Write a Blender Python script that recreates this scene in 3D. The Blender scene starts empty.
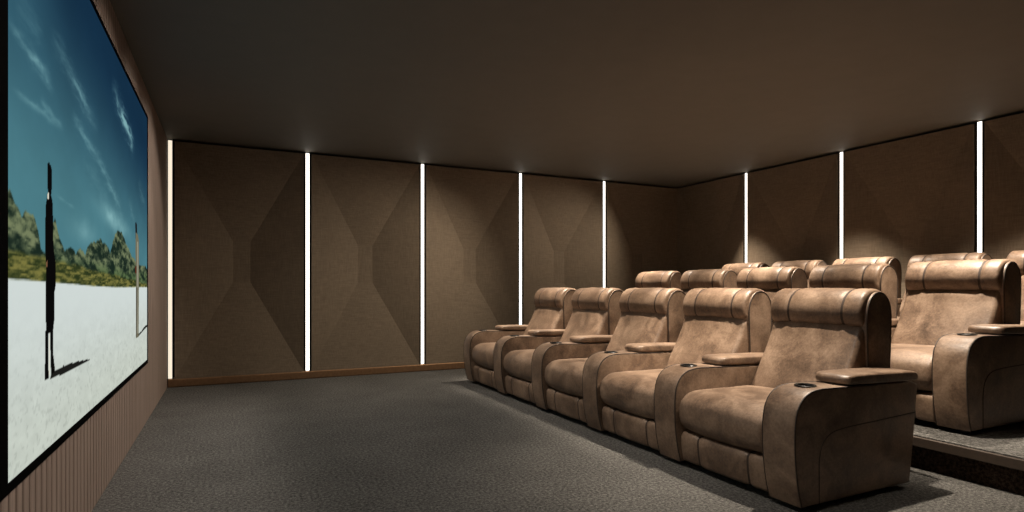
import bpy, bmesh, math, random
import numpy as np
from mathutils import Vector

sc = bpy.context.scene
COL = sc.collection
random.seed(7)

# ------------------------------------------------------------------ dimensions (metres; camera stands over x=0, y=0)
YAW, FPX, HOR = 0.451, 584.83, 286.93
XL, XB = -0.601, 6.561          # slatted screen wall / back wall behind the seats
YF, YN = 7.386, -1.1            # panelled far wall / near wall behind the camera
ZC = 2.727                      # ceiling
PITCH = 0.840                   # seat pitch along a row
ROWS = [(2.460, 1.928, 0.0), (3.955, 1.942, 0.205), (5.450, 1.952, 0.335)]
PLAT_X = (3.72, 5.23)
PLAT_Z = (0.205, 0.335)

# ------------------------------------------------------------------ materials
def mat(name):
    m = bpy.data.materials.new(name); m.use_nodes = True
    nt = m.node_tree; b = nt.nodes['Principled BSDF']
    return m, nt, b

def N(nt, t, **kw):
    n = nt.nodes.new(t)
    for k, v in kw.items():
        if k in n.inputs.keys(): n.inputs[k].default_value = v
        else: setattr(n, k, v)
    return n

def ramp(nt, fac, stops):
    r = nt.nodes.new('ShaderNodeValToRGB')
    el = r.color_ramp.elements
    while len(el) < len(stops): el.new(0.5)
    for e, (p, c) in zip(el, stops):
        e.position = p; e.color = (*c, 1)
    nt.links.new(fac, r.inputs[0])
    return r

def coords(nt, scale=(1, 1, 1), kind='Object'):
    tc = nt.nodes.new('ShaderNodeTexCoord'); mp = nt.nodes.new('ShaderNodeMapping')
    mp.inputs['Scale'].default_value = scale
    nt.links.new(tc.outputs[kind], mp.inputs[0])
    return mp.outputs[0]

def world_coords(nt, scale=(1, 1, 1)):
    g = nt.nodes.new('ShaderNodeNewGeometry'); mp = nt.nodes.new('ShaderNodeMapping')
    mp.inputs['Scale'].default_value = scale
    nt.links.new(g.outputs['Position'], mp.inputs[0])
    return mp.outputs[0]

def bump(nt, b, height, strength, dist, prev=None):
    n = nt.nodes.new('ShaderNodeBump')
    n.inputs['Strength'].default_value = strength; n.inputs['Distance'].default_value = dist
    nt.links.new(height, n.inputs['Height'])
    if prev is not None: nt.links.new(prev, n.inputs['Normal'])
    nt.links.new(n.outputs[0], b.inputs['Normal'])
    return n.outputs[0]

def leather(name, k=1.0):
    m, nt, b = mat(name)
    co = world_coords(nt)
    big = N(nt, 'ShaderNodeTexNoise', Scale=5.0, Detail=6.0, Roughness=0.62, Distortion=0.6)
    fine = N(nt, 'ShaderNodeTexNoise', Scale=70.0, Detail=4.0, Roughness=0.7)
    grain = N(nt, 'ShaderNodeTexVoronoi', Scale=260.0)
    crease = N(nt, 'ShaderNodeTexNoise', Scale=14.0, Detail=5.0, Roughness=0.6, Distortion=1.4)
    for n in (big, fine, grain, crease): nt.links.new(co, n.inputs['Vector'])
    mix = N(nt, 'ShaderNodeMath', operation='MULTIPLY_ADD'); mix.inputs[1].default_value = 0.45
    nt.links.new(fine.outputs[0], mix.inputs[0]); nt.links.new(big.outputs[0], mix.inputs[2])
    r = ramp(nt, mix.outputs[0], [(0.50, (0.095*k, 0.061*k, 0.042*k)), (0.70, (0.205*k, 0.132*k, 0.087*k)), (0.92, (0.360*k, 0.245*k, 0.166*k))])
    nt.links.new(r.outputs[0], b.inputs['Base Color'])
    rr = N(nt, 'ShaderNodeMapRange'); rr.inputs['From Min'].default_value = 0.35; rr.inputs['From Max'].default_value = 0.7
    rr.inputs['To Min'].default_value = 0.38; rr.inputs['To Max'].default_value = 0.58
    nt.links.new(big.outputs[0], rr.inputs['Value']); nt.links.new(rr.outputs[0], b.inputs['Roughness'])
    b.inputs['Specular IOR Level'].default_value = 0.5
    p = bump(nt, b, crease.outputs[0], 0.2, 0.010)
    p = bump(nt, b, fine.outputs[0], 0.25, 0.002, p)
    bump(nt, b, grain.outputs['Distance'], 0.15, 0.001, p)
    return m

def plain(name, col, rough=0.6, metal=0.0, spec=0.5, noise=0.0, nscale=40, bumpd=0.0):
    m, nt, b = mat(name)
    b.inputs['Roughness'].default_value = rough; b.inputs['Metallic'].default_value = metal
    b.inputs['Specular IOR Level'].default_value = spec
    n = N(nt, 'ShaderNodeTexNoise', Scale=float(nscale), Detail=4.0)
    nt.links.new(world_coords(nt), n.inputs['Vector'])
    r = ramp(nt, n.outputs[0], [(0.3, tuple(c*(1-noise) for c in col)), (0.7, tuple(c*(1+noise) for c in col))])
    nt.links.new(r.outputs[0], b.inputs['Base Color'])
    if bumpd: bump(nt, b, n.outputs[0], 0.4, bumpd)
    return m

def carpet(name, col, spread=0.62):
    m, nt, b = mat(name)
    co = world_coords(nt)
    a = N(nt, 'ShaderNodeTexNoise', Scale=60.0, Detail=4.0, Roughness=0.8)
    c = N(nt, 'ShaderNodeTexNoise', Scale=2.2, Detail=4.0, Roughness=0.6)
    v = N(nt, 'ShaderNodeTexVoronoi', Scale=160.0)
    for n in (a, c, v): nt.links.new(co, n.inputs['Vector'])
    s = N(nt, 'ShaderNodeMath', operation='MULTIPLY_ADD'); s.inputs[1].default_value = 0.12
    nt.links.new(c.outputs[0], s.inputs[0]); nt.links.new(a.outputs[0], s.inputs[2])
    r = ramp(nt, s.outputs[0], [(0.43, tuple(x*(1-spread) for x in col)), (0.56, col), (0.70, tuple(x*(1+spread*1.5) for x in col))])
    nt.links.new(r.outputs[0], b.inputs['Base Color'])
    b.inputs['Roughness'].default_value = 0.95; b.inputs['Specular IOR Level'].default_value = 0.15
    p = bump(nt, b, a.outputs[0], 0.9, 0.012)
    bump(nt, b, v.outputs['Distance'], 0.5, 0.006, p)
    return m

def emit(name, col, strength):
    m = bpy.data.materials.new(name); m.use_nodes = True
    nt = m.node_tree; nt.nodes.clear()
    e = nt.nodes.new('ShaderNodeEmission'); o = nt.nodes.new('ShaderNodeOutputMaterial')
    e.inputs[0].default_value = (*col, 1); e.inputs[1].default_value = strength
    nt.links.new(e.outputs[0], o.inputs[0])
    return m

def panel_fabric():
    m, nt, b = mat('textured_wall_fabric')
    co = world_coords(nt)
    w1 = N(nt, 'ShaderNodeTexNoise', Scale=1.0, Detail=3.0, Roughness=0.6)
    w2 = N(nt, 'ShaderNodeTexNoise', Scale=1.0, Detail=3.0, Roughness=0.6)
    nt.links.new(world_coords(nt, (9, 9, 150)), w1.inputs['Vector'])
    nt.links.new(world_coords(nt, (150, 150, 9)), w2.inputs['Vector'])
    s = N(nt, 'ShaderNodeMath', operation='ADD')
    nt.links.new(w1.outputs[0], s.inputs[0]); nt.links.new(w2.outputs[0], s.inputs[1])
    big = N(nt, 'ShaderNodeTexNoise', Scale=2.5, Detail=4.0)
    nt.links.new(co, big.inputs['Vector'])
    s2 = N(nt, 'ShaderNodeMath', operation='MULTIPLY_ADD'); s2.inputs[1].default_value = 0.25
    nt.links.new(big.outputs[0], s2.inputs[0]); nt.links.new(s.outputs[0], s2.inputs[2])
    r = ramp(nt, s2.outputs[0], [(0.30, (0.0, 0, 0)), (1.0, (1, 1, 1))])
    s3 = N(nt, 'ShaderNodeMapRange'); s3.inputs['From Min'].default_value = 0.9; s3.inputs['From Max'].default_value = 1.35
    nt.links.new(s2.outputs[0], s3.inputs['Value'])
    r = ramp(nt, s3.outputs[0], [(0.0, (0.165, 0.126, 0.088)), (1.0, (0.245, 0.188, 0.134))])
    nt.links.new(r.outputs[0], b.inputs['Base Color'])
    b.inputs['Roughness'].default_value = 0.75; b.inputs['Specular IOR Level'].default_value = 0.25
    bump(nt, b, s.outputs[0], 0.5, 0.002)
    return m

def slat_wood():
    m, nt, b = mat('fluted_walnut')
    n = N(nt, 'ShaderNodeTexNoise', Scale=1.0, Detail=6.0, Roughness=0.65, Distortion=0.4)
    nt.links.new(world_coords(nt, (60, 60, 1.6)), n.inputs['Vector'])
    r = ramp(nt, n.outputs[0], [(0.3, (0.20, 0.148, 0.118)), (0.7, (0.32, 0.245, 0.202))])
    nt.links.new(r.outputs[0], b.inputs['Base Color'])
    b.inputs['Roughness'].default_value = 0.55
    bump(nt, b, n.outputs[0], 0.2, 0.002)
    return m

M = dict(
    leather=leather('tan_suede_leather', 0.75),
    seam=plain('dark_seam_thread', (0.035, 0.022, 0.015), 0.7),
    seam_leather=plain('dark_stitched_seam', (0.036, 0.021, 0.014), 0.7, noise=0.3, nscale=120),
    black=plain('black_plastic', (0.006, 0.006, 0.006), 0.35),
    foot=plain('black_foot', (0.008, 0.007, 0.006), 0.6),
    base=plain('dark_base_fabric', (0.03, 0.022, 0.017), 0.9),
    carpet=carpet('grey_cut_pile_carpet', (0.112, 0.107, 0.100)),
    riser=carpet('dark_shag_riser', (0.045, 0.030, 0.021), 0.85),
    nosing=plain('brown_nosing', (0.055, 0.038, 0.027), 0.6, noise=0.15),
    fabric=panel_fabric(),
    backing=plain('black_backing', (0.012, 0.010, 0.008), 0.9),
    ceiling=plain('brown_ceiling_paint', (0.166, 0.153, 0.131), 0.7, spec=0.3, noise=0.03, nscale=6),
    bronze=plain('brushed_bronze', (0.36, 0.21, 0.115), 0.55, metal=0.8, noise=0.12, nscale=30),
    slat=slat_wood(),
    corner_strip=emit('cream_led_diffuser', (1.0, 0.87, 0.68), 1.0),
    strip=emit('warm_led_diffuser', (1.0, 0.93, 0.83), 3.5),
    profile=plain('dark_led_profile', (0.02, 0.017, 0.014), 0.5),
    bezel=plain('black_bezel', (0.0006, 0.0006, 0.0006), 0.8, spec=0.02),
)

# ------------------------------------------------------------------ mesh helpers
def obj(name, bm, m, parent=None, smooth=True, extra=()):
    bmesh.ops.recalc_face_normals(bm, faces=bm.faces)
    me = bpy.data.meshes.new(name); bm.to_mesh(me); bm.free()
    me.materials.append(m)
    for e in extra: me.materials.append(e)
    if smooth:
        for p in me.polygons: p.use_smooth = True
        try: me.set_sharp_from_angle(angle=math.radians(42))
        except Exception: pass
    o = bpy.data.objects.new(name, me); COL.objects.link(o)
    if parent is not None: o.parent = parent
    return o

def box(bm, x0, x1, y0, y1, z0, z1, bev=0.0, seg=2):
    b2 = bmesh.new()
    bmesh.ops.create_cube(b2, size=1)
    for v in b2.verts:
        v.co = Vector(((x0+x1)/2 + v.co.x*(x1-x0), (y0+y1)/2 + v.co.y*(y1-y0), (z0+z1)/2 + v.co.z*(z1-z0)))
    if bev: bmesh.ops.bevel(b2, geom=b2.edges[:], offset=bev, segments=seg, affect='EDGES', profile=0.5)
    merge(bm, b2)

def merge(bm, b2):
    me = bpy.data.meshes.new('tmp'); b2.to_mesh(me); b2.free()
    bm.from_mesh(me); bpy.data.meshes.remove(me)

def spline(pts, n, closed=True):
    """Catmull-Rom through pts, resampled to n points of equal spacing."""
    P = [np.array(p, float) for p in pts]
    out = []
    L = len(P); rng = L if closed else L-1
    for i in range(rng):
        if closed: p0, p1, p2, p3 = P[i-1], P[i], P[(i+1) % L], P[(i+2) % L]
        else: p0, p1, p2, p3 = P[max(i-1, 0)], P[i], P[i+1], P[min(i+2, L-1)]
        a, b, c = [max(np.linalg.norm(u-v), 1e-6)**0.5 for u, v in ((p1, p0), (p2, p1), (p3, p2))]
        t0, t1 = 0, a; t2, t3 = a+b, a+b+c
        for k in range(14):
            t = t1+(t2-t1)*k/14
            if a < 1e-2: A1 = p1
            else: A1 = (t1-t)/(t1-t0)*p0+(t-t0)/(t1-t0)*p1
            A2 = (t2-t)/(t2-t1)*p1+(t-t1)/(t2-t1)*p2
            A3 = p2 if c < 1e-2 else (t3-t)/(t3-t2)*p2+(t-t2)/(t3-t2)*p3
            B1 = (t2-t)/(t2-t0)*A1+(t-t0)/(t2-t0)*A2
            B2 = (t3-t)/(t3-t1)*A2+(t-t1)/(t3-t1)*A3
            out.append((t2-t)/(t2-t1)*B1+(t-t1)/(t2-t1)*B2)
    if not closed: out.append(P[-1])
    out = np.array(out)
    Q = np.vstack([out, out[:1]]) if closed else out
    s = np.concatenate([[0], np.cumsum(np.linalg.norm(np.diff(Q, axis=0), axis=1))])
    t = np.linspace(0, s[-1], n, endpoint=not closed)
    return np.stack([np.interp(t, s, Q[:, j]) for j in range(Q.shape[1])], 1)

def ring_normals(R):
    d = np.roll(R, -1, 0)-np.roll(R, 1, 0)
    n = np.stack([d[:, 1], -d[:, 0]], 1)
    n /= np.linalg.norm(n, axis=1, keepdims=True)+1e-9
    area = 0.5*np.sum(R[:, 0]*np.roll(R[:, 1], -1)-np.roll(R[:, 0], -1)*R[:, 1])
    return n if area > 0 else -n

def loft(profile, stations, n=72, seam_ys=(), seam_w=0.006):
    """profile (x,z) swept along y; stations = (y, inset). Seam bands get material slot 1."""
    R = spline(profile, n); NR = ring_normals(R)
    bm = bmesh.new(); rings = []
    for y, d in stations:
        P = R - NR*d
        rings.append([bm.verts.new((p[0], y, p[1])) for p in P])
    for a in range(len(rings)-1):
        ym = (stations[a][0]+stations[a+1][0])/2
        seam = any(abs(ym-s) < seam_w*0.62 for s in seam_ys)
        for i in range(n):
            f = bm.faces.new((rings[a][i], rings[a][(i+1) % n], rings[a+1][(i+1) % n], rings[a+1][i]))
            if seam: f.material_index = 1
    bm.faces.new(rings[0]); bm.faces.new(rings[-1][::-1])
    return bm

def stations(y0, y1, r, crown=0.0, seams=(), sw=0.006, sd=0.006, n=14, rseg=6):
    ys = []
    for k in range(rseg+1):
        a = math.pi/2*k/rseg
        ys.append((y0+r*(1-math.cos(a)), r*(1-math.sin(a))))
    inner = list(np.linspace(y0+r, y1-r, n)[1:-1])
    inner = [y for y in inner if all(abs(y-s) > sw*3.2 for s in seams)]
    for s in seams:
        inner += [s-sw*2.8, s-sw*1.4, s-sw*0.6, s+sw*0.6, s+sw*1.4, s+sw*2.8]
    out = list(ys)
    for y in sorted(inner):
        t = 2*(y-y0-r)/(y1-y0-2*r)-1
        d = -crown*(1-t*t)
        for s in seams:
            q = abs(y-s)/sw
            d += sd*max(0, 1-q/2.8)**2
        out.append((y, d))
    for y, d in reversed(ys): out.append((y0+y1-y, d))
    return out

def tube(bm, pts, r, k=6):
    pts = [Vector(p) for p in pts]; rings = []
    up = None
    for i, p in enumerate(pts):
        t = (pts[min(i+1, len(pts)-1)]-pts[max(i-1, 0)]).normalized()
        if up is None: up = t.orthogonal().normalized()
        up = (up-t*up.dot(t)).normalized(); w = t.cross(up)
        rings.append([bm.verts.new(p+r*(math.cos(a)*up+math.sin(a)*w)) for a in [2*math.pi*j/k for j in range(k)]])
    for a, b in zip(rings, rings[1:]):
        for j in range(k): bm.faces.new((a[j], a[(j+1) % k], b[(j+1) % k], b[j]))
    bm.faces.new(rings[0]); bm.faces.new(rings[-1][::-1])

def lathe(bm, prof, cx, cy, k=28):
    rings = [[bm.verts.new((cx+r*math.cos(2*math.pi*j/k), cy+r*math.sin(2*math.pi*j/k), z)) for j in range(k)] for r, z in prof]
    for a, b in zip(rings, rings[1:]):
        for j in range(k): bm.faces.new((a[j], a[(j+1) % k], b[(j+1) % k], b[j]))
    bm.faces.new(rings[0]); bm.faces.new(rings[-1])

def thing(name, label, cat, loc, group=None):
    o = bpy.data.objects.new(name, None); COL.objects.link(o)
    o.location = loc; o.empty_display_size = 0.2
    o['label'] = label; o['category'] = cat
    if group: o['group'] = group
    return o

def struct(name, bm, m, smooth=False, extra=()):
    o = obj(name, bm, m, None, smooth, extra); o['kind'] = 'structure'
    return o

# ------------------------------------------------------------------ the setting
bm = bmesh.new(); box(bm, XL-0.25, XB+0.28, YN-0.2, YF+0.28, -0.15, 0); struct('floor', bm, M['carpet'])
bm = bmesh.new(); box(bm, XL-0.25, XB+0.28, YN-0.2, YF+0.28, ZC, ZC+0.15); struct('ceiling', bm, M['ceiling'])
bm = bmesh.new(); box(bm, XL-0.2, XB+0.27, YF+0.175, YF+0.275, 0, ZC); struct('wall_far', bm, M['backing'])
bm = bmesh.new(); box(bm, XB+0.175, XB+0.275, YN, YF+0.175, 0, ZC); struct('wall_back', bm, M['backing'])
bm = bmesh.new(); box(bm, XL-0.2, XB+0.175, YN-0.12, YN, 0, ZC); struct('wall_near', bm, M['fabric'])
# screen wall: backing board with half-round-edged vertical slats (one cladding)
bm = bmesh.new()
box(bm, XL-0.14, XL-0.022, YN, YF+0.175, 0, ZC)
y = YN+0.02
SP = 0.0685
while y+0.054 < YF+0.005:
    box(bm, XL-0.03, XL, y, y+0.054, 0.0, ZC-0.012, 0.007, 2)
    y += SP
struct('wall_left', bm, M['slat'])
# raised tiers
def tier(name, x0, z):
    bm = bmesh.new(); box(bm, x0+0.02, XB-0.001, -0.2, YF-0.016, z-0.05, z); return struct(name, bm, M['carpet'])
tier('floor_middle', PLAT_X[0], PLAT_Z[0]); 
bm = bmesh.new(); box(bm, PLAT_X[1]+0.02, XB-0.001, -0.2, YF-0.016, PLAT_Z[0], PLAT_Z[1]); struct('floor_upper', bm, M['carpet'])
bm = bmesh.new(); box(bm, PLAT_X[0]+0.05, PLAT_X[0]+0.2, -0.2, YF-0.016, 0, PLAT_Z[0]-0.05); struct('trim_1', bm, M['riser'])
bm = bmesh.new(); box(bm, PLAT_X[0], PLAT_X[0]+0.06, -0.2, YF-0.016, 0.140, PLAT_Z[0]-0.008, 0.004); struct('trim_2', bm, M['nosing'])
bm = bmesh.new(); box(bm, PLAT_X[1], PLAT_X[1]+0.02, -0.2, YF-0.016, PLAT_Z[0], PLAT_Z[1]-0.004, 0.003); struct('trim_3', bm, M['nosing'])
# bronze skirting of the far wall
bm = bmesh.new(); box(bm, XL+0.001, XB+0.169, YF-0.014, YF+0.17, 0, 0.089, 0.012, 4); struct('baseboard_far', bm, M['bronze'])
ZBB = PLAT_Z[1]+0.09
bm = bmesh.new(); box(bm, XB-0.0005, XB+0.17, YN+0.01, YF-0.015, 0.0, ZBB-0.001, 0.004); struct('baseboard_back', bm, M['bronze'])

# ------------------------------------------------------------------ faceted wall panels and light strips
ZT, ZB = ZC-0.030, 0.090
def facet_panel(w, name, label, origin, along, inward, ZB=ZB):
    """recessed four-facet panel; along = direction of its width, inward = direction into the wall"""
    bm = bmesh.new(); D, T = 0.150, 0.168
    a, n = Vector(along), Vector(inward)
    def P(u, z, d): return bm.verts.new(Vector((0, 0, z))+a*u+n*d)
    h = ZT-ZB
    lo, hi = 1.155-ZB, 1.628-ZB
    out = [P(-w/2, 0, 0), P(w/2, 0, 0), P(w/2, h, 0), P(-w/2, h, 0)]
    ins = [P(-0.092, lo, D), P(0.092, lo, D), P(0.092, hi, D), P(-0.092, hi, D)]
    bak = [P(-w/2, 0, T), P(w/2, 0, T), P(w/2, h, T), P(-w/2, h, T)]
    for i in range(4):
        j = (i+1) % 4
        bm.faces.new((out[i], out[j], ins[j], ins[i]))
        bm.faces.new((out[j], out[i], bak[i], bak[j]))
    bm.faces.new(ins); bm.faces.new(bak[::-1])
    o = obj(name, bm, M['fabric'], None, False)
    o.location = origin; o['label'] = label; o['category'] = 'wall panel'; o['group'] = 'faceted fabric wall panels'
    return o

SX = [-0.5785, 0.8525, 2.2818, 3.7167, 5.1406]
GAP = 0.088
ends = SX+[XB+0.006]
far_lab = ['brown faceted wall panel on the far wall nearest the screen wall',
           'brown faceted wall panel on the far wall, second from the screen wall',
           'brown faceted wall panel on the far wall, just left of the farthest front recliner',
           'brown faceted wall panel on the far wall rising behind the far front row headrests',
           'brown faceted wall panel on the far wall in the corner beside the back wall']
for i in range(5):
    x0, x1 = ends[i]+GAP/2, ends[i+1]-(GAP/2 if i < 4 else 0.0)
    facet_panel(x1-x0, 'acoustic_panel', far_lab[i], ((x0+x1)/2, YF, ZB), (1, 0, 0), (0, 1, 0))
BY = [5.9899, 4.5624, 3.1367, 1.711]
back_lab = ['brown faceted wall panel on the back wall in the corner beside the far wall',
            'brown faceted wall panel on the back wall, second from the far corner',
            'brown faceted wall panel on the back wall, third from the far corner',
            'brown faceted wall panel on the back wall cut by the right edge of the photo']
bend = [YF-0.004]+BY
for i in range(4):
    y1, y0 = bend[i]-(GAP/2 if i else 0.0), bend[i+1]+GAP/2
    facet_panel(y1-y0, 'acoustic_panel', back_lab[i], (XB, (y0+y1)/2, ZBB), (0, 1, 0), (1, 0, 0), ZBB)
bm = bmesh.new(); box(bm, XB, XB+0.168, YN+0.01, BY[3]+GAP/2-0.001, ZBB, ZT); struct('trim_4', bm, M['fabric'])

def strip(label, x, y, z0, axis, m='strip'):
    t = thing('light_strip', label, 'wall light', (x, y, z0), 'vertical light strips between the wall panels')
    h = ZC-0.016-z0
    d = bmesh.new(); c = bmesh.new()
    def B(bmx, u0, u1, d0, d1, z0, z1, bev=0):
        if axis == 'x': box(bmx, u0, u1, d0, d1, z0, z1, bev)
        else: box(bmx, d0, d1, u0, u1, z0, z1, bev)
    B(d, -0.0195, 0.0195, 0.012, 0.030, 0.004, h-0.004, 0.003)
    B(c, -0.028, -0.020, 0.010, 0.05, 0, h); B(c, 0.020, 0.028, 0.010, 0.05, 0, h); B(c, -0.028, 0.028, 0.032, 0.05, 0, h)
    obj('diffuser', d, M[m], t, False); obj('profile', c, M['profile'], t, False)
far_sl = ['lit vertical strip in the corner between the slatted screen wall and far wall',
          'lit vertical strip on the far wall, first one clear of the slatted corner',
          'lit vertical strip on the far wall, second one clear of the slatted corner',
          'lit vertical strip on the far wall ending behind the farthest front recliner armrest',
          'lit vertical strip on the far wall closest to the back wall corner']
for x, l in zip(SX, far_sl): strip(l, x, YF, 0.0905, 'x', 'corner_strip' if x < 0 else 'strip')
back_sl = ['lit vertical strip on the back wall closest to the far corner',
           'lit vertical strip on the back wall, middle of the three in view',
           'lit vertical strip on the back wall above the nearest middle row headrest']
for yy, l in zip(BY, back_sl): strip(l, XB, yy, ZBB, 'y')

# ------------------------------------------------------------------ cinema screen with its projected picture
def sm(a, b, x): 
    t = np.clip((x-a)/(b-a), 0, 1); return t*t*(3-2*t)
RNG = np.random.RandomState(3)
LAT = RNG.rand(256, 256)
def vnoise(x, y):
    xi, yi = np.floor(x).astype(int), np.floor(y).astype(int); fx, fy = x-xi, y-yi
    fx, fy = fx*fx*(3-2*fx), fy*fy*(3-2*fy)
    g = lambda i, j: LAT[(xi+i) % 256, (yi+j) % 256]
    return (g(0, 0)*(1-fx)+g(1, 0)*fx)*(1-fy)+(g(0, 1)*(1-fx)+g(1, 1)*fx)*fy
def fbm(x, y, o=5):
    s, a, t = 0, 0.5, 0
    for k in range(o): s = s+a*vnoise(x*2**k+17*k, y*2**k+31*k); t += a; a *= 0.55
    return s/t
def lin(c): 
    c = np.array(c)/255.0
    return np.where(c < 0.04045, c/12.92, ((c+0.055)/1.055)**2.4)

def picture(U, V):
    mixc = lambda a, b, t: a*(1-t[..., None])+b*t[..., None]
    C = lambda *c: np.array(c, float)
    # sky, lighter and greener towards the skyline and the left
    t = sm(0.42, 0.98, V+0.10*(U-0.3))
    sky = mixc(C(74, 122, 132)+0*U[..., None], C(20, 46, 68)+0*U[..., None], t)
    sky = mixc(sky, C(56, 100, 117)+0*U[..., None], 0.6*sm(0.25, -0.05, U)*sm(0.5, 0.8, V))
    n = fbm(U*9, V*9)
    sky = sky*(0.94+0.12*n[..., None])
    # wind-drawn clouds
    def streak(u0, v0, u1, v1, w, amp, f=30):
        dx, dy = u1-u0, (v1-v0); L2 = dx*dx+dy*dy
        s = ((U-u0)*dx+(V-v0)*dy)/L2
        d = np.abs((U-u0)*dy-(V-v0)*dx)/math.sqrt(L2)
        w = w*1.35; d = d+1.5*w*np.abs(fbm(U*f*0.6, V*f*1.6)-0.5)*2
        return amp*np.exp(-(d/w)**2)*sm(-0.02, 0.25, s)*sm(1.03, 0.7, s)*(0.05+1.6*fbm(U*f*0.9+5, V*f*2.4)**1.3)
    c = 0
    for a in [(0.00, 0.712, 0.165, 0.683, 0.009, 0.75), (0.06, 0.70, 0.15, 0.692, 0.014, 0.35), (0.01, 0.612, 0.20, 0.624, 0.006, 0.5), (0.10, 0.637, 0.205, 0.626, 0.008, 0.55), (0.02, 0.76, 0.12, 0.755, 0.02, 0.25),
              (0.14, 0.792, 0.41, 0.700, 0.020, 0.5), (0.24, 0.672, 0.42, 0.636, 0.013, 0.65), (0.38, 0.648, 0.65, 0.528, 0.014, 0.7), (0.22, 0.76, 0.36, 0.722, 0.010, 0.3),
              (0.52, 0.895, 0.80, 0.785, 0.026, 0.95), (0.58, 0.868, 0.79, 0.80, 0.018, 0.8), (0.155, 0.483, 0.265, 0.474, 0.003, 0.5), (0.30, 0.60, 0.50, 0.545, 0.02, 0.25), (0.70, 0.60, 0.80, 0.53, 0.02, 0.3), (0.84, 0.70, 0.97, 0.62, 0.02, 0.25)]:
        c = c+streak(*a)
    puff = np.exp(-(((U-0.56)/0.13)**2+((V-0.497+0.10*(U-0.56))/0.030)**2))*(0.3+1.3*fbm(U*22, V*26))
    puff2 = np.exp(-(((U-0.31)/0.07)**2+((V-0.432)/0.028)**2))*(0.2+1.1*fbm(U*25+4, V*26))
    c = np.clip(0.72*c+0.8*puff+0.5*puff2, 0, 0.92)
    sky = mixc(sky, C(132, 178, 182)+0*U[..., None], c)
    # rocky skyline
    pk = np.array([(-0.02, .43), (0.0, .443), (0.009, .455), (0.023, .431), (0.041, .417), (0.059, .427), (0.079, .427), (0.096, .405), (0.107, .370), (0.122, .37), (0.15, .42), (0.162, .441),
                   (0.184, .396), (0.213, .376), (0.238, .391), (0.265, .375), (0.287, .391), (0.318, .377), (0.35, .407), (0.385, .420), (0.43, .432), (0.48, .412), (0.507, .401), (0.555, .456), (0.585, .474), (0.629, .477),
                   (0.689, .440), (0.754, .406), (0.80, .395), (0.875, .386), (1.02, .378)])
    ridge = np.interp(U, pk[:, 0], pk[:, 1])+0.020*(fbm(U*45, 0*U+3)-0.5)+0.012*(fbm(U*130, 0*U+9)-0.5)
    rock = fbm(U*30, V*62+U*12, 5)
    crag = fbm(U*64+9, V*120, 4)
    mcol = mixc(C(26, 40, 32)+0*U[..., None], C(116, 126, 92)+0*U[..., None], sm(0.36, 0.68, 0.6*rock+0.4*crag))
    mcol = mixc(mcol, C(66, 92, 52)+0*U[..., None], 0.55*sm(0.375, 0.335, V)*sm(0.3, 0.6, rock))
    img = mixc(sky, mcol, sm(-0.002, 0.003, ridge-V))
    # grassy slope, then the pale salt flat
    gt = 0.359-0.045*U**1.2+0.010*(fbm(U*30, 0*U+1)-0.5)
    gn = fbm(U*40, V*190, 5)
    gcol = mixc(C(44, 54, 28)+0*U[..., None], C(122, 118, 62)+0*U[..., None], sm(0.32, 0.70, gn))
    img = mixc(img, gcol, sm(-0.004, 0.006, gt-V))
    hz = 0.317-0.016*sm(-0.2, 0.6, U)+0.002*(fbm(U*40, 0*U)-0.5)
    sn = fbm(U*34, V*60, 5); sp = fbm(U*150, V*120, 2)
    salt = mixc(C(203, 212, 209)+0*U[..., None], C(196, 203, 192)+0*U[..., None], sm(0.3, 0.0, V))
    salt = salt*(0.95+0.09*sn[..., None]*sm(0.33, 0.1, V)[..., None]+0.07*sm(0.1, 0.33, V)[..., None])
    salt = salt*(1-0.08*(sm(0.60, 0.78, sp)*sm(0.28, 0.02, V))[..., None])
    img = mixc(img, salt, sm(-0.002, 0.002, hz-V))
    # two slim standing figures and their long shadows
    def fig(parts, col):
        nonlocal img
        for poly in parts:
            inside = np.zeros(U.shape, bool); k = len(poly)
            for i in range(k):
                (x0, y0), (x1, y1) = poly[i], poly[i-1]
                cr = ((y0 > V) != (y1 > V)) & (U < (x1-x0)*(V-y0)/(y1-y0+1e-12)+x0)
                inside ^= cr
            img[inside] = col
    fig([[(0.150, 0.137), (0.20, 0.140), (0.27, 0.135), (0.348, 0.126), (0.348, 0.123), (0.27, 0.124), (0.20, 0.124), (0.14, 0.126)]], C(28, 28, 26))
    dark = C(10, 9, 9)
    fig([[(0.131, .532), (0.137, .536), (0.145, .534), (0.149, .525), (0.149, .49), (0.146, .476), (0.1335, .476), (0.1315, .49)],
         [(0.131, .476), (0.147, .476), (0.153, .462), (0.156, .38), (0.166, .345), (0.166, .305), (0.160, .29), (0.160, .24), (0.154, .215), (0.126, .215), (0.124, .27), (0.126, .34), (0.122, .38), (0.124, .45)],
         [(0.123, .22), (0.136, .22), (0.1355, .15), (0.137, .128), (0.121, .130)],
         [(0.1415, .22), (0.155, .22), (0.1555, .17), (0.163, .138), (0.146, .132), (0.144, .16)]], dark)
    fig([[(0.131, .476), (0.138, .479), (0.136, .468), (0.131, .466)], [(0.138, .215), (0.141, .215), (0.140, .135), (0.136, .135)]], C(225, 222, 205))
    fig([[(0.126, .348), (0.131, .350), (0.131, .338), (0.126, .338)]], C(120, 84, 60))
    fig([[(0.845, .125), (0.90, .130), (0.945, .142), (1.01, .146), (1.01, .138), (0.945, .130), (0.85, .116)]], C(28, 28, 26))
    fig([[(0.800, .532), (0.812, .540), (0.826, .532), (0.834, .48), (0.806, .465)]], C(30, 28, 30))
    fig([[(0.808, .50), (0.840, .497), (0.856, .475), (0.858, .33), (0.852, .115), (0.812, .115), (0.814, .33), (0.804, .43)]], C(112, 108, 88))
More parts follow.
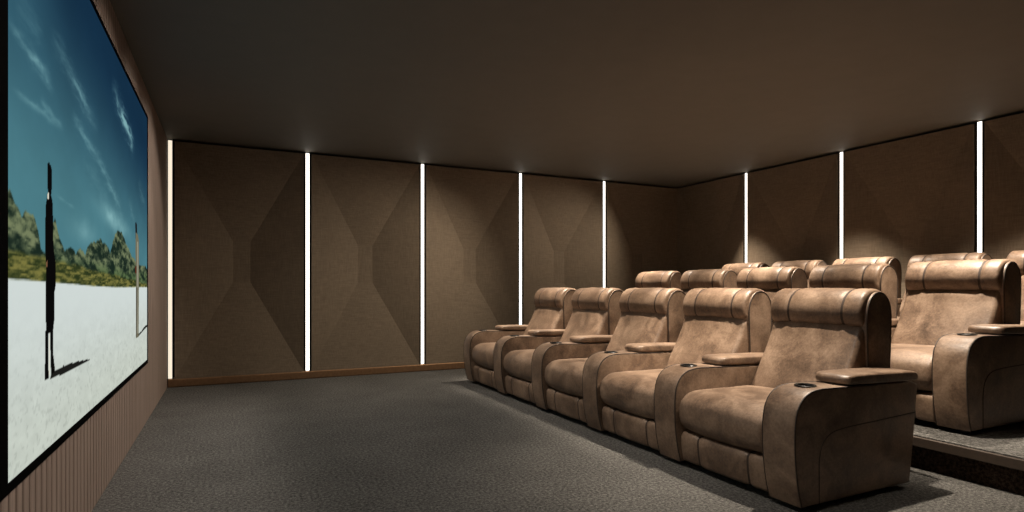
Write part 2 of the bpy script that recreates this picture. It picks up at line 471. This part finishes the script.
    fig([[(0.828, .47), (0.846, .47), (0.848, .30), (0.842, .13), (0.828, .13), (0.830, .30)]], C(146, 144, 126))
    fig([[(0.812, .30), (0.836, .30), (0.832, .20), (0.826, .118), (0.812, .118)]], C(84, 78, 64))
    fig([[(0.800, .375), (0.818, .380), (0.818, .352), (0.800, .350)]], C(92, 44, 30))
    return np.clip(img, 0, 255)

K = 0.598/0.601
SXF = -0.598                      # front of the picture
sy0, sy1 = 2.243*K, 5.600*K
sz0, sz1 = 1.1+(0.506-1.1)*K, 1.1+(2.476-1.1)*K
t = thing('projection_screen', 'large black framed screen showing desert mountains and two standing figures on slatted wall', 'screen', (SXF, (sy0+sy1)/2, sz0))
def local(v): return (v[0]-SXF, v[1]-(sy0+sy1)/2, v[2]-sz0)
nu, nv = 560, 330
us, vs = np.linspace(0, 1, nu), np.linspace(0, 1, nv)
U, V = np.meshgrid(us, vs)
img = lin(picture(U, V))
verts = np.stack([np.zeros_like(U), (U-0.5)*(sy1-sy0), V*(sz1-sz0)], -1).reshape(-1, 3)
idx = np.arange(nu*nv).reshape(nv, nu)
quads = np.stack([idx[:-1, :-1], idx[:-1, 1:], idx[1:, 1:], idx[1:, :-1]], -1).reshape(-1, 4)
me = bpy.data.meshes.new('picture')
me.from_pydata(verts.tolist(), [], quads.tolist())
ca = me.color_attributes.new('picture', 'FLOAT_COLOR', 'POINT')
ca.data.foreach_set('color', np.concatenate([img.reshape(-1, 3), np.ones((nu*nv, 1))], 1).astype(np.float32).ravel())
pm = bpy.data.materials.new('projected_picture'); pm.use_nodes = True
nt = pm.node_tree; nt.nodes.clear()
at = nt.nodes.new('ShaderNodeAttribute'); at.attribute_name = 'picture'
e = nt.nodes.new('ShaderNodeEmission'); e.inputs[1].default_value = 1.0
o_ = nt.nodes.new('ShaderNodeOutputMaterial')
nt.links.new(at.outputs['Color'], e.inputs[0]); nt.links.new(e.outputs[0], o_.inputs[0])
me.materials.append(pm)
po = bpy.data.objects.new('picture', me); COL.objects.link(po); po.parent = t
bm = bmesh.new()
yw, zw = (sy1-sy0)/2, sz1-sz0
fw, fd = 0.075, 0.004
box(bm, -0.003, fd, -yw-fw, -yw, -0.030, zw+0.022); box(bm, -0.003, fd, yw, yw+0.030, -0.030, zw+0.022)
box(bm, -0.003, fd, -yw, yw, -0.030, 0); box(bm, -0.003, fd, -yw, yw, zw, zw+0.022)
obj('frame', bm, M['bezel'], t, False)

# ------------------------------------------------------------------ recliner (x forward-to-back, y near-to-far, origin at its base)
OX, OY = 0.5, 0.424
W0, W1 = 0.203, 0.836            # between the armrests
SE = (0.325, 0.690)              # stitched seams on headrest and footrest
def shift(bm, dy=0.0):
    bmesh.ops.translate(bm, verts=bm.verts[:], vec=(-OX, -OY+dy, 0)); return bm

ARM = [(0.030, 0.030), (0.008, 0.10), (-0.012, 0.22), (-0.020, 0.35), (-0.016, 0.44), (0.000, 0.505), (0.032, 0.552), (0.080, 0.582), (0.150, 0.596),
       (0.30, 0.595), (0.60, 0.587), (0.93, 0.578)]
ARM2 = [(0.964, 0.562), (0.955, 0.48), (0.925, 0.25), (0.892, 0.045), (0.882, 0.030)]
def arm_profile():
    a = spline(ARM, 46, closed=False); b = spline(ARM2, 14, closed=False)
    return np.vstack([a, b])
AW = 0.197
def arm_mesh():
    P = arm_profile(); bm = bmesh.new()
    NRM = ring_normals(P)
    r = 0.014
    sts = []
    for k in range(5):
        a = math.pi/2*k/4; sts.append((r*(1-math.cos(a)), r*(1-math.sin(a))))
    sts = sts+[(AW-y, d) for y, d in reversed(sts)]
    rings = [[bm.verts.new((p[0], y, p[1])) for p in P-NRM*d] for y, d in sts]
    n = len(P)
    for a, b in zip(rings, rings[1:]):
        for i in range(n): bm.faces.new((a[i], a[(i+1) % n], b[(i+1) % n], b[i]))
    bm.faces.new(rings[0]); bm.faces.new(rings[-1][::-1])
    return bm

def make_arm(parent, dy, outer_line):
    o = obj('armrest', shift(arm_mesh(), dy), M['leather'], parent)
    # cup well cut into the top
    cx, cy = 0.180-OX, AW/2-OY+dy
    cb = bmesh.new(); lathe(cb, [(0.043, 0.52), (0.043, 0.66)], cx, cy)
    cut = obj('cutter', cb, M['black'])
    md = o.modifiers.new('well', 'BOOLEAN'); md.operation = 'DIFFERENCE'; md.object = cut; md.solver = 'EXACT'
    dg = bpy.context.evaluated_depsgraph_get()
    me = bpy.data.meshes.new_from_object(o.evaluated_get(dg))
    o.modifiers.clear(); old = o.data; o.data = me; bpy.data.meshes.remove(old)
    cm = cut.data; bpy.data.objects.remove(cut); bpy.data.meshes.remove(cm)
    cb = bmesh.new()
    lathe(cb, [(0.0, 0.525), (0.0425, 0.525), (0.0425, 0.5965), (0.052, 0.597), (0.0525, 0.601), (0.049, 0.604), (0.041, 0.603), (0.0385, 0.598), (0.037, 0.533), (0.0, 0.530)], cx, cy)
    obj('cup_holder', cb, M['black'], o)
    # padded lid of the armrest
    pb = bmesh.new()
    PP = [(0.395, 0.6005), (0.372, 0.6015), (0.362, 0.609), (0.363, 0.628), (0.372, 0.640), (0.395, 0.646), (0.50, 0.648), (0.75, 0.643), (0.90, 0.638), (0.946, 0.633), (0.964, 0.622), (0.968, 0.604), (0.962, 0.590), (0.945, 0.5868), (0.90, 0.5875), (0.6, 0.5925), (0.48, 0.597)]
    pad = loft(PP, stations(-0.002, AW+0.002, 0.013, 0.002), 84)
    # rounded front corners in plan
    for v in pad.verts:
        q = abs(v.co.y-AW/2)/(AW/2)
        if v.co.x < 0.47: v.co.x += 0.022*(q**5)*(1-(v.co.x-0.364)/0.106)
    merge(pb, pad)
    obj('arm_pad', shift(pb, dy), M['leather'], o)
    # piping along both edges of the front band, arched seam on the outer side
    P = arm_profile(); NR = ring_normals(P)
    for yy in (0.0045, AW-0.0045):
        tb = bmesh.new()
        tube(tb, [(p[0]-n[0]*0.0035, yy, p[1]-n[1]*0.0035) for p, n in zip(P[:36], NR[:36])], 0.0042)
        obj('piping', shift(tb, dy), M['seam'], o)
    if outer_line is not None:
        line = [(0.150, 0.035), (0.150, 0.15), (0.152, 0.255), (0.175, 0.325), (0.235, 0.370), (0.33, 0.386), (0.60, 0.398), (0.938, 0.412)]
        S = spline(line, 40, closed=False)
        tb = bmesh.new(); tube(tb, [(p[0], outer_line, p[1]) for p in S], 0.0028)
        obj('arched_seam', shift(tb, dy), M['seam'], o)
    return o

SEAT = [(0.088, 0.462), (0.038, 0.440), (0.004, 0.405), (-0.008, 0.350), (0.002, 0.285), (0.038, 0.240), (0.108, 0.228), (0.388, 0.230), (0.628, 0.250),
        (0.688, 0.340), (0.668, 0.430), (0.588, 0.462), (0.388, 0.466), (0.208, 0.468)]
BACK = [(0.592, 0.435), (0.614, 0.500), (0.670, 0.600), (0.727, 0.700), (0.772, 0.790), (0.798, 0.850), (0.824, 0.878), (0.867, 0.870), (0.892, 0.800),
        (0.882, 0.650), (0.862, 0.500), (0.802, 0.400), (0.682, 0.385)]
HEAD = [(0.856, 0.869), (0.818, 0.869), (0.794, 0.890), (0.782, 0.937), (0.786, 0.982), (0.812, 1.037), (0.861, 1.077), (0.921, 1.090), (0.981, 1.079),
        (1.026, 1.042), (1.046, 0.987), (1.042, 0.927), (1.006, 0.902), (0.936, 0.887)]
SHELL = [(0.824, 0.618), (0.818, 0.798), (0.818, 0.958), (0.840, 1.018), (0.882, 1.060), (0.932, 1.072), (0.984, 1.056), (1.022, 1.016), (1.040, 0.958), (1.038, 0.798), (1.024, 0.598),
         (0.987, 0.298), (0.952, 0.073), (0.912, 0.058), (0.812, 0.098), (0.812, 0.358)]
FOOTR = [(0.065, 0.040), (0.040, 0.045), (0.030, 0.075), (0.020, 0.140), (0.020, 0.195), (0.035, 0.216), (0.080, 0.222), (0.150, 0.215), (0.160, 0.130), (0.150, 0.050)]

def make_recliner():
    root = thing('cinema_recliner', 'x', 'recliner', (0, 0, 0), 'tan leather recliners in three rows')
    b = bmesh.new(); box(b, 0.17, 0.86, W0+0.006, W1-0.004, 0.036, 0.225, 0.01); obj('base', shift(b), M['base'], root)
    for x, y in ((0.10, 0.07), (0.79, 0.07), (0.20, 0.76), (0.79, 0.76)):
        f = bmesh.new(); lathe(f, [(0.022, 0.0), (0.026, 0.004), (0.030, 0.037)], x, y, 16); obj('foot', shift(f), M['foot'], root)
    obj('seat_cushion', shift(loft(SEAT, stations(W0+0.003, W1-0.003, 0.030, 0.012), 84)), M['leather'], root)
    obj('footrest', shift(loft(FOOTR, stations(W0+0.003, W1-0.003, 0.010, 0.004, SE, 0.0115, 0.011), 56, SE, 0.0115)), M['leather'], root, True, (M['seam_leather'],))
    obj('backrest', shift(loft(BACK, stations(W0+0.004, W1-0.004, 0.034, 0.014), 84)), M['leather'], root)
    h = obj('headrest', shift(loft(HEAD, stations(W0+0.002, W1-0.002, 0.026, 0.004, SE, 0.0125, 0.010), 84, SE, 0.0125)), M['leather'], root, True, (M['seam_leather'],))
    s = obj('back_shell', shift(loft(SHELL, stations(W0-0.012, W1-0.001, 0.008, 0.0), 90)), M['leather'], root)
    R = spline(SHELL, 90); NR = ring_normals(R)
    tb = bmesh.new()
    order = [i for i in range(90) if R[i, 1] > 0.60]
    # ordered run from the front edge over the top to the rear edge
    k0 = max(range(len(order)), key=lambda i: (order[i]-order[i-1]) % 90)
    order = order[k0:]+order[:k0]
    for yy in (W0-0.010, W1-0.003):
        tb = bmesh.new()
        tube(tb, [(R[i, 0]-NR[i, 0]*0.004, yy, R[i, 1]-NR[i, 1]*0.004) for i in order], 0.0048)
        obj('piping', shift(tb), M['seam'], s)
    make_arm(root, 0.0, -0.0005)
    return root

def dup(root):
    r = root.copy(); COL.objects.link(r)
    for ch in list(root.children):
        c = ch.copy(); COL.objects.link(c); c.parent = r
        for g in list(ch.children):
            d = g.copy(); COL.objects.link(d); d.parent = c
    return r

row_txt = ['front row', 'middle row on the raised tier', 'back row before the back wall']
pos_txt = ['nearest the camera in the', 'second from the near end of the', 'in the centre of the', 'second from the far end of the', 'at the far end of the']
proto = make_recliner()
allr = []
for r, (x, y, z) in enumerate(ROWS):
    for k in range(5):
        o = proto if (r == 0 and k == 0) else dup(proto)
        o.location = (x+OX, y+PITCH*k+OY, z)
        allr.append((o, r, k))
for o, r, k in allr:
    o['label'] = 'tan leather recliner '+pos_txt[k]+' '+row_txt[r]
    if k == 4: make_arm(o, PITCH, AW+0.0005)

# ------------------------------------------------------------------ lights: warm ceiling downlights over seats and front aisle, plus added fill spots
def spot(x, y, power, size, blend, col=(1.0, 0.87, 0.71), rad=0.03, tilt=0, aim=None):
    l = bpy.data.lights.new('downlight_and_fill', 'SPOT'); l.energy = power; l.color = col
    l.spot_size = math.radians(size); l.spot_blend = blend; l.shadow_soft_size = rad
    o = bpy.data.objects.new('downlight_and_fill', l); COL.objects.link(o); o.location = (x, y, ZC-0.02); o.rotation_euler = (0, math.radians(tilt), 0)
    if aim: o.rotation_euler = Vector(aim).to_track_quat('-Z', 'Y').to_euler()
for k in range(5):
    spot(ROWS[0][0]+0.74, ROWS[0][1]+PITCH*k+(0.50 if k == 0 else 0.60), 450 if k == 0 else 390, 84 if k == 0 else 48, 0.8)
for r in (1, 2):
    for k in (0, 2, 4):
        spot(ROWS[r][0]+(0, 0.72, 0.52)[r], ROWS[r][1]+PITCH*k+0.54, 560, (0, 60, 70)[r], (0, 0.9, 1.0)[r])
    for k in (1, 3):
        spot(ROWS[r][0]+(0, 0.76, 0.55)[r], ROWS[r][1]+PITCH*k+0.48, 150, 56, 0.9)  # weaker fill spots added over the seats in between
for k in range(5):
    spot(0.95, ROWS[0][1]+PITCH*k+0.58, 60, 46, 1.0, (1.0, 0.90, 0.78), 0.03, aim=(1.62, 0.0, -2.25))  # unseen fill spots added to brighten the front row's seat fronts
for yy in (1.9, 3.6, 5.3):
    spot(1.25, yy, 72, 92, 1.0, (1.0, 0.92, 0.82))
# far wall: one downlight, then unseen spots added to skim its facets sideways
spot(1.25, 6.25, 26, 100, 1.0, (1.0, 0.88, 0.72))
for xx, yy, p, aim in ((3.6, 5.9, 170, (-2.5, 1.5, -2.6)), (5.75, 6.1, 125, (-2.0, 1.3, -2.1))):
    spot(xx, yy, p, 88, 1.0, (1.0, 0.87, 0.70), 0.03, aim=aim)
spot(3.50, 1.10, 45, 56, 0.9)  # unseen spot added to brighten the floor beside the nearest recliner
# screen-wall washers
for yy in (0.5, 1.6, 2.7, 3.8, 4.8, 5.7):
    spot(1.05, yy, 84, 80, 0.5, (1.0, 0.89, 0.78), 0.03, 49)

w = bpy.data.worlds.new('World'); sc.world = w; w.use_nodes = True
w.node_tree.nodes['Background'].inputs[0].default_value = (0.0, 0.0, 0.0, 1)

# ------------------------------------------------------------------ camera
cam = bpy.data.cameras.new('camera'); co = bpy.data.objects.new('camera', cam); COL.objects.link(co)
co.location = (0, 0, 1.1); co.rotation_euler = (math.pi/2, 0, -YAW)
cam.sensor_width = 36; cam.lens = FPX/1024*36
cam.shift_y = (HOR-256)/1024; cam.clip_start = 0.02
sc.camera = co
sc.view_settings.view_transform = 'Standard'; sc.view_settings.look = 'None'
sc.view_settings.gamma = 1; sc.view_settings.use_curve_mapping = False
sc.view_settings.exposure = 0.0
try:
    sc.cycles.use_denoising = True
    sc.cycles.max_bounces = 8; sc.cycles.diffuse_bounces = 6
    sc.cycles.sample_clamp_indirect = 4
except Exception: pass
